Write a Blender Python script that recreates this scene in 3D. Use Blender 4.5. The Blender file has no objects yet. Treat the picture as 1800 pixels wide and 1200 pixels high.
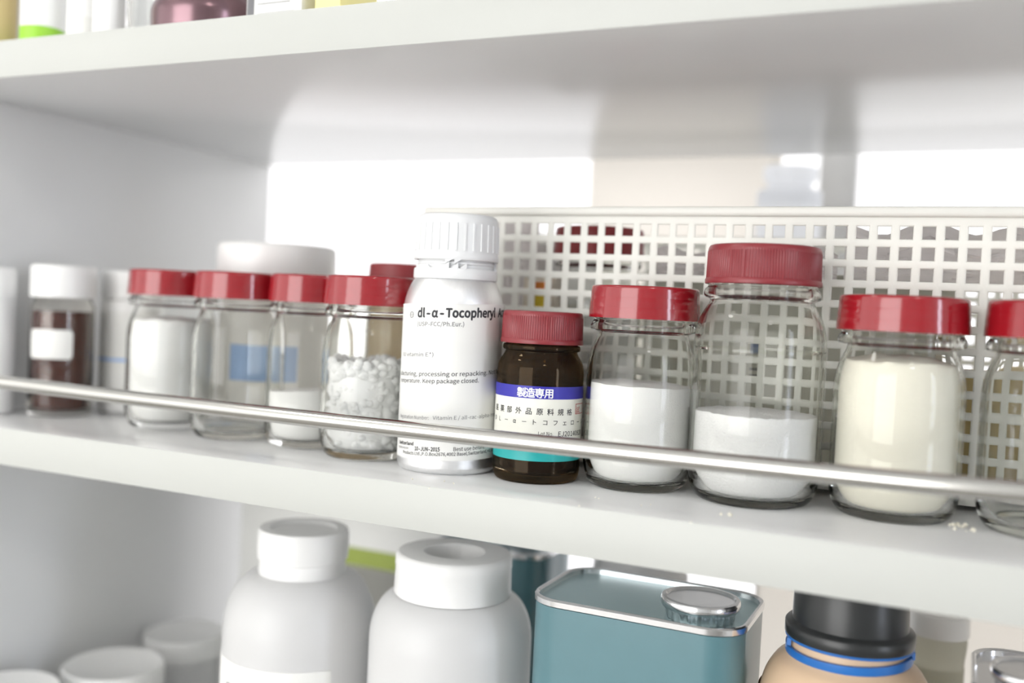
import bpy, bmesh, math, random
from mathutils import Vector, Matrix, noise

random.seed(7)
S = bpy.context.scene
COL = S.collection
PI = math.pi
MM = 0.001

# ------------------------------------------------------------------ camera
cam_d = bpy.data.cameras.new('camera')
cam = bpy.data.objects.new('camera', cam_d)
COL.objects.link(cam)
S.camera = cam
yaw, pit, rol = math.radians(24.843), math.radians(-1.824), math.radians(2.774)
fw = Vector((-math.sin(yaw) * math.cos(pit), math.cos(yaw) * math.cos(pit), math.sin(pit)))
rt = Vector((math.cos(yaw), math.sin(yaw), 0.0))
up = rt.cross(fw)
r2 = rt * math.cos(rol) + up * math.sin(rol)
u2 = up * math.cos(rol) - rt * math.sin(rol)
cam.matrix_world = Matrix(((r2.x, u2.x, -fw.x, 0.0), (r2.y, u2.y, -fw.y, -0.5241),
                           (r2.z, u2.z, -fw.z, 0.1101), (0, 0, 0, 1)))
cam_d.sensor_width = 36.0
cam_d.lens = 36.0 * 1728.8 / 1800.0
cam_d.clip_start = 0.02
cam_d.dof.use_dof = True
cam_d.dof.focus_distance = 0.622
cam_d.dof.aperture_fstop = 2.4

# ------------------------------------------------------------------ world and light levels
W = bpy.data.worlds.new('world')
S.world = W
W.use_nodes = True
W.node_tree.nodes['Background'].inputs[0].default_value = (0.86, 0.93, 1.0, 1)
W.node_tree.nodes['Background'].inputs[1].default_value = 1.0
BACK_PANE = 1.65      # daylight in the frosted panes behind the shelf
SIDE_PANE = 1.8      # daylight in the big window on the left of the room
FRONT_FILL = 5.3     # front fill: glowing window added behind the photographer to brighten the shelf interior
RIGHT_PANE = 11.0     # narrow window on the right of the room
LAMP = 26.0          # round ceiling lamps
S.view_settings.view_transform = 'Standard'
S.view_settings.look = 'None'
S.view_settings.gamma = 1.0
S.view_settings.use_curve_mapping = False
S.view_settings.exposure = 0.07
S.cycles.transparent_max_bounces = 48
S.cycles.max_bounces = 32
S.cycles.transmission_bounces = 32
S.cycles.diffuse_bounces = 4
S.cycles.glossy_bounces = 6
S.cycles.use_denoising = True


# ------------------------------------------------------------------ materials
def srgb(r, g, b):
    f = lambda c: (c / 12.92 if c <= 0.04045 else ((c + 0.055) / 1.055) ** 2.4)
    return (f(r / 255.0), f(g / 255.0), f(b / 255.0), 1.0)


def pmat(name, col, rough=0.4, metal=0.0, spec=0.5, var=0.0, scale=60.0, bump=0.0, bscale=300.0, coat=0.0, trans=0.0,
         stretch=None):
    m = bpy.data.materials.new(name)
    m.use_nodes = True
    nt = m.node_tree
    b = nt.nodes['Principled BSDF']
    b.inputs['Base Color'].default_value = col
    b.inputs['Roughness'].default_value = rough
    b.inputs['Metallic'].default_value = metal
    b.inputs['Specular IOR Level'].default_value = spec
    b.inputs['Coat Weight'].default_value = coat
    b.inputs['Coat Roughness'].default_value = 0.06
    tc = nt.nodes.new('ShaderNodeTexCoord')
    src = tc.outputs['Object']
    if stretch:
        mp = nt.nodes.new('ShaderNodeMapping')
        mp.inputs['Scale'].default_value = stretch
        nt.links.new(src, mp.inputs[0])
        src = mp.outputs[0]
    if var > 0:
        n = nt.nodes.new('ShaderNodeTexNoise')
        n.inputs['Scale'].default_value = scale
        n.inputs['Detail'].default_value = 4
        nt.links.new(src, n.inputs['Vector'])
        mx = nt.nodes.new('ShaderNodeMix')
        mx.data_type = 'RGBA'
        mx.inputs[6].default_value = tuple(max(0, c * (1 - var)) for c in col[:3]) + (1,)
        mx.inputs[7].default_value = tuple(min(1, c * (1 + var)) for c in col[:3]) + (1,)
        nt.links.new(n.outputs['Fac'], mx.inputs[0])
        nt.links.new(mx.outputs[2], b.inputs['Base Color'])
    if bump > 0:
        n2 = nt.nodes.new('ShaderNodeTexNoise')
        n2.inputs['Scale'].default_value = bscale
        n2.inputs['Detail'].default_value = 3
        nt.links.new(src, n2.inputs['Vector'])
        bp = nt.nodes.new('ShaderNodeBump')
        bp.inputs['Strength'].default_value = bump
        bp.inputs['Distance'].default_value = 0.001
        nt.links.new(n2.outputs['Fac'], bp.inputs['Height'])
        nt.links.new(bp.outputs[0], b.inputs['Normal'])
    if trans > 0:
        t = nt.nodes.new('ShaderNodeBsdfTranslucent')
        t.inputs['Color'].default_value = col
        mix = nt.nodes.new('ShaderNodeMixShader')
        mix.inputs[0].default_value = trans
        nt.links.new(b.outputs[0], mix.inputs[1])
        nt.links.new(t.outputs[0], mix.inputs[2])
        nt.links.new(mix.outputs[0], nt.nodes['Material Output'].inputs[0])
    return m


def glass(name, col, ior=1.47, rough=0.0, dust=0.0, clear=0.0):
    """solid clear glass; dust lays a thin film of fine dirt over it; clear is the share of light that passes unbent"""
    m = bpy.data.materials.new(name)
    m.use_nodes = True
    nt = m.node_tree
    nt.nodes.remove(nt.nodes['Principled BSDF'])
    g = nt.nodes.new('ShaderNodeBsdfGlass')
    g.inputs['Color'].default_value = col
    g.inputs['IOR'].default_value = ior
    g.inputs['Roughness'].default_value = rough
    out = g.outputs[0]
    if clear > 0:
        t_ = nt.nodes.new('ShaderNodeBsdfTransparent')
        t_.inputs[0].default_value = col
        m0 = nt.nodes.new('ShaderNodeMixShader')
        m0.inputs[0].default_value = clear
        nt.links.new(out, m0.inputs[1])
        nt.links.new(t_.outputs[0], m0.inputs[2])
        out = m0.outputs[0]
    if dust > 0:
        n = nt.nodes.new('ShaderNodeTexNoise')
        n.inputs['Scale'].default_value = 2200
        n.inputs['Detail'].default_value = 3
        tc = nt.nodes.new('ShaderNodeTexCoord')
        nt.links.new(tc.outputs['Object'], n.inputs['Vector'])
        mr = nt.nodes.new('ShaderNodeMapRange')
        mr.inputs['From Min'].default_value = 0.45
        mr.inputs['From Max'].default_value = 0.75
        mr.inputs['To Max'].default_value = dust
        nt.links.new(n.outputs['Fac'], mr.inputs['Value'])
        d = nt.nodes.new('ShaderNodeBsdfDiffuse')
        d.inputs[0].default_value = (0.6, 0.58, 0.52, 1)
        mx = nt.nodes.new('ShaderNodeMixShader')
        nt.links.new(mr.outputs[0], mx.inputs[0])
        nt.links.new(out, mx.inputs[1])
        nt.links.new(d.outputs[0], mx.inputs[2])
        out = mx.outputs[0]
    nt.links.new(out, nt.nodes['Material Output'].inputs[0])
    return m


def emit(name, col, strength):
    m = bpy.data.materials.new(name)
    m.use_nodes = True
    nt = m.node_tree
    nt.nodes.remove(nt.nodes['Principled BSDF'])
    e = nt.nodes.new('ShaderNodeEmission')
    e.inputs[0].default_value = col
    e.inputs[1].default_value = strength
    nt.links.new(e.outputs[0], nt.nodes['Material Output'].inputs[0])
    return m


M = dict(
    edge=pmat('edge_banding', (0.52, 0.53, 0.505, 1), 0.35, spec=0.3, var=0.02, scale=9),
    laminate=pmat('laminate', (0.745, 0.75, 0.75, 1), 0.22, spec=0.36, var=0.02, scale=9),
    room=pmat('room_paint', (0.78, 0.785, 0.78, 1), 0.8, var=0.02, scale=4),
    floor=pmat('floor_vinyl', (0.30, 0.29, 0.27, 1), 0.4, var=0.08, scale=6),
    frame=pmat('window_frame', (0.55, 0.55, 0.55, 1), 0.45, var=0.03),
    steel=pmat('rail_steel', (0.62, 0.61, 0.58, 1), 0.13, metal=1.0, var=0.05, scale=400, stretch=(0.02, 1, 1)),
    chrome=pmat('tin_plate', (0.82, 0.82, 0.83, 1), 0.16, metal=1.0, var=0.04, scale=120),
    alu=pmat('aluminium', (0.88, 0.88, 0.885, 1), 0.44, metal=1.0, var=0.05, scale=500, stretch=(1, 1, 0.05)),
    red=pmat('red_cap_plastic', srgb(146, 22, 32), 0.14, spec=0.6, var=0.08, scale=90, coat=0.3),
    redrib=pmat('red_ribbed_plastic', srgb(130, 38, 45), 0.36, spec=0.55, var=0.08, scale=120),
    maroon=pmat('maroon_plastic', srgb(140, 44, 48), 0.45, var=0.06, scale=90),
    wplastic=pmat('white_plastic', (0.86, 0.86, 0.85, 1), 0.35, var=0.02, scale=80),
    pe=pmat('milky_polyethylene', (0.84, 0.84, 0.84, 1), 0.33, var=0.03, scale=40, trans=0.35),
    basket=pmat('basket_plastic', (0.94, 0.94, 0.89, 1), 0.42, var=0.02, scale=60, trans=0.25),
    wcap=pmat('white_cap_plastic', (0.76, 0.77, 0.775, 1), 0.35, var=0.02, scale=80),
    paper=pmat('label_paper', (0.80, 0.80, 0.775, 1), 0.6, var=0.025, scale=70),
    paper2=pmat('yellowed_label_paper', (0.80, 0.80, 0.73, 1), 0.55, var=0.03, scale=90),
    powder=pmat('white_powder', (0.95, 0.95, 0.94, 1), 0.95, spec=0.1, var=0.03, scale=600, bump=0.25, bscale=1500),
    crystal=pmat('white_crystals', (0.95, 0.955, 0.955, 1), 0.55, spec=0.4, var=0.05, scale=900, bump=0.9, bscale=900),
    cream=pmat('cream_powder', (0.90, 0.87, 0.76, 1), 0.9, spec=0.15, var=0.03, scale=300, bump=0.2, bscale=900),
    ink=pmat('black_ink', (0.03, 0.03, 0.035, 1), 0.6, var=0.1),
    greyink=pmat('grey_ink', (0.16, 0.16, 0.17, 1), 0.6, var=0.1),
    redink=pmat('red_ink', srgb(190, 70, 70), 0.6, var=0.1),
    blueband=pmat('blue_print', srgb(46, 42, 160), 0.4, var=0.06, scale=200),
    tealband=pmat('teal_print', srgb(30, 165, 165), 0.4, var=0.08, scale=200),
    whiteink=pmat('white_print', (0.88, 0.88, 0.88, 1), 0.5, var=0.02),
    liquid=pmat('brown_liquid', srgb(74, 28, 20), 0.12, spec=0.6, var=0.15, scale=30),
    teallid=pmat('teal_lacquered_tin', srgb(168, 196, 200), 0.25, metal=0.6, var=0.05, scale=40),
    teal=pmat('teal_can_paint', srgb(86, 124, 132), 0.3, var=0.05, scale=60, coat=0.3),
    tan=pmat('tan_plastic', srgb(214, 186, 156), 0.4, var=0.04, scale=40),
    black=pmat('black_plastic', (0.022, 0.024, 0.025, 1), 0.32, var=0.1, scale=60),
    blue=pmat('blue_plastic', srgb(36, 108, 186), 0.35, var=0.05, scale=60),
    lblue=pmat('light_blue_label', srgb(160, 190, 232), 0.6, var=0.05, scale=60),
    beige=pmat('beige_board', srgb(236, 228, 214), 0.7, var=0.04, scale=30),
    slate=pmat('slate_blue_print', srgb(110, 128, 165), 0.6, var=0.05, scale=60),
    milk=pmat('milk_white_plastic', (0.93, 0.94, 0.96, 1), 0.4, var=0.02, scale=30, trans=0.6),
    frosted=pmat('translucent_tub', srgb(244, 241, 236), 0.6, var=0.03, scale=20, trans=0.85),
    creampe=pmat('cream_polyethylene', srgb(250, 249, 246), 0.5, var=0.02, scale=30, trans=0.65),
    flake=pmat('white_flakes', (0.97, 0.975, 0.975, 1), 0.7, spec=0.3, var=0.01, scale=300, trans=0.2),
    grey=pmat('grey_board', srgb(232, 231, 222), 0.7, var=0.04, scale=30, trans=0.65),
    tanbox=pmat('tan_board', srgb(206, 186, 134), 0.7, var=0.05, scale=30),
    green=pmat('green_print', srgb(150, 205, 60), 0.5, var=0.06, scale=60),
    olive=pmat('olive_print', srgb(150, 165, 70), 0.5, var=0.06, scale=60),
    pyellow=pmat('pale_yellow_board', srgb(240, 230, 160), 0.6, var=0.05, scale=40),
    yellow=pmat('yellow_print', srgb(232, 205, 60), 0.5, var=0.06, scale=60),
    orange=pmat('orange_print', srgb(232, 140, 60), 0.5, var=0.06, scale=60),
    purple=pmat('purple_glass', srgb(122, 96, 102), 0.22, metal=0.75, spec=0.8, var=0.06, scale=20),
    amberp=pmat('amber_powder', srgb(255, 242, 220), 0.8, var=0.03, scale=90, trans=0.7),
    glass=glass('clear_glass', (0.994, 0.996, 0.988, 1), ior=1.25),
    amber=glass('amber_glass', (0.50, 0.395, 0.27, 1), dust=0.05, ior=1.35),
    vial=glass('vial_glass', (0.99, 0.985, 0.97, 1), ior=1.3),
    bag=pmat('milky_film', (0.97, 0.945, 0.945, 1), 0.2, spec=0.8, var=0.03, scale=60, trans=0.68),
    backpane=emit('frosted_pane_daylight', (1.0, 0.99, 1.0, 1), BACK_PANE),
    sidepane=emit('window_daylight', (1.0, 0.985, 0.96, 1), SIDE_PANE),
    frontfill=emit('front_fill_glow', (1.0, 0.99, 0.975, 1), FRONT_FILL),
    rightpane=emit('window_daylight_blue', (0.82, 0.88, 1.0, 1), RIGHT_PANE),
    lamp=emit('lamp_diffuser', (1.0, 0.96, 0.90, 1), LAMP),
)


# ------------------------------------------------------------------ mesh helpers
def link(name, me, mat, parent=None, loc=(0, 0, 0), rot=(0, 0, 0), sharp=35):
    o = bpy.data.objects.new(name, me)
    COL.objects.link(o)
    if mat is not None:
        me.materials.clear()
        me.materials.append(mat)
    o.location = loc
    o.rotation_euler = rot
    if parent is not None:
        o.parent = parent
    if sharp is not None:
        for p in me.polygons:
            p.use_smooth = True
        me.set_sharp_from_angle(angle=math.radians(sharp))
    return o


def from_bm(name, bm, mat, parent=None, loc=(0, 0, 0), rot=(0, 0, 0), sharp=35):
    me = bpy.data.meshes.new(name)
    bm.normal_update()
    bm.to_mesh(me)
    bm.free()
    return link(name, me, mat, parent, loc, rot, sharp)


def thing(name, label, cat, loc=(0, 0, 0), rz=0.0, group=None, kind=None):
    o = bpy.data.objects.new(name, None)
    o.empty_display_size = 0.02
    COL.objects.link(o)
    o.location = loc
    o.rotation_euler = (0, 0, rz)
    tag(o, label, cat, group, kind)
    return o


def tag(o, label, cat=None, group=None, kind=None):
    o['label'] = label
    if cat:
        o['category'] = cat
    if group:
        o['group'] = group
    if kind:
        o['kind'] = kind
    return o


def lathe(name, prof, mat, parent=None, loc=(0, 0, 0), segs=72, sharp=35, ribs=None):
    """revolve a list of (r, z); ribs=(count, depth, r_min_z, r_max_z) makes vertical flutes between two heights"""
    bm = bmesh.new()
    rings = []
    for r, z in prof:
        if r < 1e-6:
            rings.append([bm.verts.new((0, 0, z))])
            continue
        ring = []
        for i in range(segs):
            a = 2 * PI * i / segs
            rr = r
            if ribs and ribs[2] <= z <= ribs[3]:
                k = ribs[0]
                ph = (a * k / (2 * PI)) % 1.0
                rr = r - ribs[1] * (1.0 if ph < 0.42 else 0.0)
            ring.append(bm.verts.new((rr * math.sin(a), -rr * math.cos(a), z)))
        rings.append(ring)
    for a, b in zip(rings, rings[1:]):
        if len(a) == 1 and len(b) == 1:
            continue
        if len(a) == 1:
            for i in range(segs):
                bm.faces.new((a[0], b[(i + 1) % segs], b[i]))
        elif len(b) == 1:
            for i in range(segs):
                bm.faces.new((a[i], a[(i + 1) % segs], b[0]))
        else:
            for i in range(segs):
                j = (i + 1) % segs
                bm.faces.new((a[i], a[j], b[j], b[i]))
    bmesh.ops.recalc_face_normals(bm, faces=bm.faces)
    return from_bm(name, bm, mat, parent, loc, sharp=sharp)


def box_bm(bm, x0, x1, y0, y1, z0, z1, bev=0.0, seg=2):
    g = bmesh.ops.create_cube(bm, size=1.0)
    vs = g['verts']
    for v in vs:
        v.co = Vector((x0 + (v.co.x + 0.5) * (x1 - x0), y0 + (v.co.y + 0.5) * (y1 - y0), z0 + (v.co.z + 0.5) * (z1 - z0)))
    if bev > 0:
        es = list({e for v in vs for e in v.link_edges})
        bmesh.ops.bevel(bm, geom=es, offset=bev, segments=seg, affect='EDGES', profile=0.5)


def box(name, x0, x1, y0, y1, z0, z1, mat, parent=None, bev=0.0, seg=2, loc=(0, 0, 0), rot=(0, 0, 0)):
    bm = bmesh.new()
    box_bm(bm, x0, x1, y0, y1, z0, z1, bev, seg)
    return from_bm(name, bm, mat, parent, loc, rot)


def smooth_prof(pts, n=6):
    """Catmull-Rom through (r,z) points"""
    out = []
    q_ = [pts[0]]
    for a, b in zip(pts, pts[1:]):          # keep long straight runs straight
        L = math.hypot(b[0] - a[0], b[1] - a[1])
        if L > .02:
            for f_ in (.004 / L, 1 - .004 / L):
                q_.append((a[0] + (b[0] - a[0]) * f_, a[1] + (b[1] - a[1]) * f_))
        q_.append(b)
    pts = q_
    P = [pts[0]] + list(pts) + [pts[-1]]
    for i in range(1, len(P) - 2):
        p0, p1, p2, p3 = P[i - 1], P[i], P[i + 1], P[i + 2]
        for k in range(n):
            t = k / n
            q = []
            for a in (0, 1):
                q.append(0.5 * (2 * p1[a] + (p2[a] - p0[a]) * t + (2 * p0[a] - 5 * p1[a] + 4 * p2[a] - p3[a]) * t * t
                                + (3 * p1[a] - p0[a] - 3 * p2[a] + p3[a]) * t ** 3))
            out.append((max(q[0], 0), q[1]))
    out.append(pts[-1])
    return out


# ---- lettering wrapped on a cylinder
_cache = {}
SANS = None
try:
    SANS = bpy.data.fonts.load(bpy.utils.system_resource('DATAFILES', path='fonts') + '/Noto Sans CJK Regular.woff2')
except Exception:
    SANS = None


def glyphs(text, bold=0.0):
    key = (text, bold)
    if key in _cache:
        return _cache[key]
    if '-' in text and len(text) > 1:          # set hyphens close to their neighbours
        V, F, x = [], [], 0.0
        for part in [q for q in __import__('re').split('(-)', text) if q]:
            vs, fs = glyphs(part, bold)
            lo, hi = min(v[0] for v in vs), max(v[0] for v in vs)
            sc = 1.25 if part == '-' else 1.0
            off = len(V)
            V += [(x + (a - lo) * sc, b) for a, b in vs]
            F += [tuple(i + off for i in f_) for f_ in fs]
            x += (hi - lo) * sc + .045 + (.2 if part.endswith(' ') else 0)
        _cache[key] = (V, F)
        return V, F
    cu = bpy.data.curves.new('lettering_curve', 'FONT')
    cu.body = text
    cu.size = 1.0
    cu.resolution_u = 3
    if SANS is not None:
        cu.font = SANS
    o = bpy.data.objects.new('lettering_curve', cu)
    COL.objects.link(o)
    dg = bpy.context.evaluated_depsgraph_get()
    dg.update()
    ev = o.evaluated_get(dg)
    me = ev.to_mesh()
    vs = [(v.co.x, v.co.y) for v in me.vertices]
    fs = [tuple(p.vertices) for p in me.polygons]
    ev.to_mesh_clear()
    if bold > 0:                      # heavier strokes: the same outlines laid over themselves with small offsets
        n0, base_v, base_f = len(vs), list(vs), list(fs)
        for k, (ox, oy) in enumerate(((1, .4), (-1, -.4), (.4, -1), (-.4, 1)), 1):
            vs += [(x + ox * bold, y + oy * bold) for x, y in base_v]
            fs += [tuple(i + n0 * k for i in f_) for f_ in base_f]
    bpy.data.objects.remove(o)
    bpy.data.curves.remove(cu)
    _cache[key] = (vs, fs)
    return vs, fs


def unit_height(ch):
    vs, _ = glyphs(ch)
    ys = [v[1] for v in vs]
    return max(ys) - min(ys)


def lettering(parent, text, mat, R, th0, th1, z0, h, bold=0.0, skew=0.0, spread=False, ref='H', z1=None):
    """text laid on a cylinder of radius R from angle th0 to th1 (degrees, 0 = facing -Y), baseline z0 (mm), cap height h (mm)"""
    s = h * MM / unit_height(ref)
    verts, faces = [], []
    a0, a1 = math.radians(th0) * R, math.radians(th1) * R
    if spread:
        chars = [c for c in text]
        n = len(chars)
        ws = []
        for c in chars:
            vs, fs = glyphs(c, bold)
            ws.append((min(v[0] for v in vs), max(v[0] for v in vs)))
        c0 = a0 + s * (ws[0][1] - ws[0][0]) / 2
        c1 = a1 - s * (ws[-1][1] - ws[-1][0]) / 2
        for i, c in enumerate(chars):
            vs, fs = glyphs(c, bold)
            cx = c0 + (c1 - c0) * i / max(1, n - 1)
            mid = (ws[i][0] + ws[i][1]) / 2
            off = len(verts)
            verts += [(cx + (x - mid) * s, y * s) for x, y in vs]
            faces += [tuple(k + off for k in f) for f in fs]
    else:
        vs, fs = glyphs(text, bold)
        x0, x1 = min(v[0] for v in vs), max(v[0] for v in vs)
        sx = (a1 - a0) / (x1 - x0)
        verts = [(a0 + (x - x0) * sx, y * s) for x, y in vs]
        faces = fs
    pts = []
    for a, y in verts:
        t = a / R
        pts.append((R * math.sin(t), -R * math.cos(t), z0 * MM + y + skew * a))
    me = bpy.data.meshes.new('lettering')
    me.from_pydata(pts, [], faces)
    me.update()
    return link('lettering', me, mat, parent, sharp=None)


def band(name, mat, R, z0, z1, th0, th1, parent, segs=48, skew=0.0, thick=0.00012, corner=0.0):
    """a curved label with thickness, optionally with rounded corners"""
    bm = bmesh.new()
    rows = []
    for i in range(segs + 1):
        t = math.radians(th0 + (th1 - th0) * i / segs)
        s = t * R
        ce = 0.0
        if corner > 0:
            d = min(abs(math.radians(th1) - t), abs(t - math.radians(th0))) * R
            if d < corner:
                ce = corner - math.sqrt(max(0, corner ** 2 - (corner - d) ** 2))
        rr = []
        for r in (R, R - thick):
            for z in (z0 + ce, z1 - ce):
                rr.append(bm.verts.new((r * math.sin(t), -r * math.cos(t), z + skew * s)))
        rows.append(rr)
    for a, b in zip(rows, rows[1:]):
        bm.faces.new((a[0], b[0], b[1], a[1]))
        bm.faces.new((a[2], a[3], b[3], b[2]))
        bm.faces.new((a[1], b[1], b[3], a[3]))
        bm.faces.new((a[0], a[2], b[2], b[0]))
    return from_bm(name, bm, mat, parent)


# ------------------------------------------------------------------ the room
ROOM = dict(x0=-2.6, x1=2.4, y0=-3.2, y1=0.72, z0=-1.25, z1=1.45)


def wall_with_hole(name, axis, pos, thick, a0, a1, z0, z1, h):
    """wall at axis=pos.. with a rectangular hole h=(a0,a1,z0,z1)"""
    bm = bmesh.new()
    for (p, q, r, s) in ((a0, h[0], z0, z1), (h[1], a1, z0, z1), (h[0], h[1], z0, h[2]), (h[0], h[1], h[3], z1)):
        if axis == 'x':
            box_bm(bm, min(pos, pos + thick), max(pos, pos + thick), p, q, r, s)
        else:
            box_bm(bm, p, q, min(pos, pos + thick), max(pos, pos + thick), r, s)
    o = from_bm(name, bm, M['room'], sharp=None)
    o['kind'] = 'structure'
    return o


R_ = ROOM
f = box('floor', R_['x0'] - .1, R_['x1'] + .1, R_['y0'] - .1, R_['y1'] + .1, R_['z0'] - .1, R_['z0'], M['floor'])
f['kind'] = 'structure'
c = box('ceiling', R_['x0'] - .1, R_['x1'] + .1, R_['y0'] - .1, R_['y1'] + .1, R_['z1'], R_['z1'] + .1, M['room'])
c['kind'] = 'structure'
BW = (-1.55, 0.95, -0.02, 1.05)       # back window hole
LW = (-2.7, -0.55, -0.45, 1.2)        # left window hole
RW = (-1.15, -0.75, -0.55, 1.1)       # right window hole
LB = (-1.55, 0.95, -0.80, -0.10)       # lower back window hole
wall_with_hole('wall_back', 'y', R_['y1'], .1, R_['x0'] - .1, R_['x1'] + .1, LB[3] + .02, R_['z1'], BW)
wall_with_hole('wall_back', 'y', R_['y1'], .1, R_['x0'] - .1, R_['x1'] + .1, R_['z0'], LB[3] + .02, LB)
wall_with_hole('wall_left', 'x', R_['x0'], -.1, R_['y0'], R_['y1'], R_['z0'], R_['z1'], LW)
wall_with_hole('wall_right', 'x', R_['x1'], .1, R_['y0'], R_['y1'], R_['z0'], R_['z1'], RW)
FILLW = (-2.55, -0.05, -1.10, 1.40)        # hole for the added fill window, behind the photographer
wall_with_hole('wall_front', 'y', R_['y0'], -.1, R_['x0'] - .1, R_['x1'] + .1, R_['z0'], R_['z1'], FILLW)


def window(name, axis, pos, h, mull, pane_mat, label):
    e = thing(name, label, 'window', kind='structure')
    a0, a1, z0, z1 = h
    edges = [a0] + mull + [a1]
    fw_ = 0.045

    def bx(nm, p, q, r, s, d0, d1, m):
        if axis == 'x':
            return box(nm, pos + min(d0, d1), pos + max(d0, d1), p, q, r, s, m, e, bev=0.003 if m is M['frame'] else 0)
        return box(nm, p, q, pos + min(d0, d1), pos + max(d0, d1), r, s, m, e, bev=0.003 if m is M['frame'] else 0)
    sg = -1 if pos < 0 else 1
    bx('frame_rail', a0, a1, z0, z0 + fw_, 0.01 * sg, 0.05 * sg, M['frame'])
    bx('frame_rail', a0, a1, z1 - fw_, z1, 0.01 * sg, 0.05 * sg, M['frame'])
    for k, a in enumerate(edges):
        lo, hi = (a, a + fw_) if k == 0 else ((a - fw_, a) if k == len(edges) - 1 else (a - fw_ / 2, a + fw_ / 2))
        bx('frame_stile', lo, hi, z0 + fw_, z1 - fw_, 0.01 * sg, 0.05 * sg, M['frame'])
    for a, b in zip(edges, edges[1:]):
        la = fw_ if a == a0 else fw_ / 2
        lb = fw_ if b == a1 else fw_ / 2
        bx('pane', a + la, b - lb, z0 + fw_, z1 - fw_, 0.028 * sg, 0.032 * sg, pane_mat)
    return e


window('window_1', 'y', R_['y1'], BW, [-0.155], M['backpane'], 'bright frosted window directly behind the open back of the shelf')
window('window_5', 'y', R_['y1'], LB, [-0.155], M['backpane'], 'lower frosted window behind the lower shelf')
window('window_2', 'x', R_['x0'], LW, [-1.62], M['sidepane'], 'large bright window in the wall on the left')
window('window_3', 'x', R_['x1'], RW, [], M['rightpane'], 'narrow bluish window in the wall on the right')
window('fill_window', 'y', R_['y0'], FILLW, [], M['frontfill'], 'wide fill window added in the wall behind the photographer')
sill = box('trim_1', BW[0] - .03, BW[1] + .03, 0.50, R_['y1'], -0.063, -0.033, M['room'], bev=0.004)
sill['kind'] = 'structure'


def ceiling_lamp(x, y, label):
    t = thing('ceiling_lamp', label, 'lamp', (x, y, R_['z1']), group='round lamps on the ceiling')
    lathe('housing', [(0, 0), (.185, 0), (.185, -.02), (.175, -.03), (.16, -.03), (.16, -.02), (0, -.02)], M['wplastic'], t)
    lathe('diffuser', [(0, -.036), (.10, -.034), (.159, -.027), (.159, -.021), (0, -.021)], M['lamp'], t)


ceiling_lamp(-1.45, -0.75, 'round ceiling lamp nearest the left wall, in front of the shelf')
ceiling_lamp(0.9, -1.6, 'round ceiling lamp behind the photographer on the right')

# ------------------------------------------------------------------ the shelf unit
XL, XR, DB, H, T = -0.780, 0.46, 0.440, 0.270, 0.0287
ZL = -0.345
su = thing('shelf_unit', 'white laminate open-backed shelf unit with a steel guard rail', 'shelf', (0, 0, 0))
for x0, x1 in ((XL - .022, XL), (XR, XR + .022)):
    box('side_panel', x0, x1, 0.0, DB, R_['z0'], 0.95, M['laminate'], su, bev=0.0008)
for z in (ZL, 0.0, H + T, H + T + 0.32):
    sb = box('shelf_board', XL, XR, 0.0006, DB, z - T, z, M['laminate'], su, bev=0.0005)
    box('edge_banding', XL, XR, 0.0, 0.0007, z - T + .0002, z - .0002, M['edge'], sb, bev=0.0003)


def tube(name, pts, r, mat, parent, segs=20):
    bm = bmesh.new()
    rings = []
    for i, p in enumerate(pts):
        p = Vector(p)
        d = (Vector(pts[min(i + 1, len(pts) - 1)]) - Vector(pts[max(i - 1, 0)])).normalized()
        a = d.cross(Vector((0, 0, 1)))
        if a.length < 1e-4:
            a = Vector((1, 0, 0))
        a.normalize()
        b = d.cross(a)
        rings.append([bm.verts.new(p + r * (a * math.cos(2 * PI * k / segs) + b * math.sin(2 * PI * k / segs))) for k in range(segs)])
    for A, B in zip(rings, rings[1:]):
        for k in range(segs):
            bm.faces.new((A[k], A[(k + 1) % segs], B[(k + 1) % segs], B[k]))
    bm.faces.new(rings[0]); bm.faces.new(list(reversed(rings[-1])))
    bmesh.ops.recalc_face_normals(bm, faces=bm.faces)
    return from_bm(name, bm, mat, parent)


rail_pts = []
for i in range(41):
    x = XL + (XR - XL) * i / 40
    u = (x + 0.33) / 0.36
    rail_pts.append((x, 0.006, 0.0324 + 0.0022 * min(u * u, 1.6)))
rail = tube('guard_rail', rail_pts, 0.0055, M['steel'], su)
rail['label'] = 'round steel guard rail across the front of the middle shelf'
for x in (XL, XR):
    sgn = 1 if x == XL else -1
    lathe('rail_socket', [(0, 0), (.011, 0), (.011, .003), (.0075, .004), (.0075, .012), (0, .012)], M['chrome'], rail,
          segs=24).matrix_local = Matrix.Translation((x, 0.006, rail_pts[0][2])) @ Matrix.Rotation(sgn * PI / 2, 4, 'Y')


# ------------------------------------------------------------------ jars
SHOULDER = ((.040, 1.0), (.033, .97), (.0255, .84), (.0195, .605), (.0145, .29), (.0115, .08), (.0095, 0.0))


def jar_profile(R, zs, ring, neck):
    """outer profile of a wide-mouthed jar: R body radius, zs height of the underside of the cap (m)"""
    outer = [(R * .76, 0.0), (R * .835, 0.0012), (R * .905, 0.0042), (R * .958, 0.0090), (R * .99, 0.0155), (R, 0.022)]
    outer += [(R * (neck + (1 - neck) * f_), zs - d) for d, f_ in SHOULDER]
    outer += [(R * neck + .0004, zs - .0085), (R * ring - .0007, zs - .0074), (R * ring, zs - .005), (R * ring - .0007, zs - .0026), (R * (ring - .05), zs - .0012),
              (R * (ring - .06), zs + .001), (R * (ring - .06), zs + .0165)]
    return outer


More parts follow.
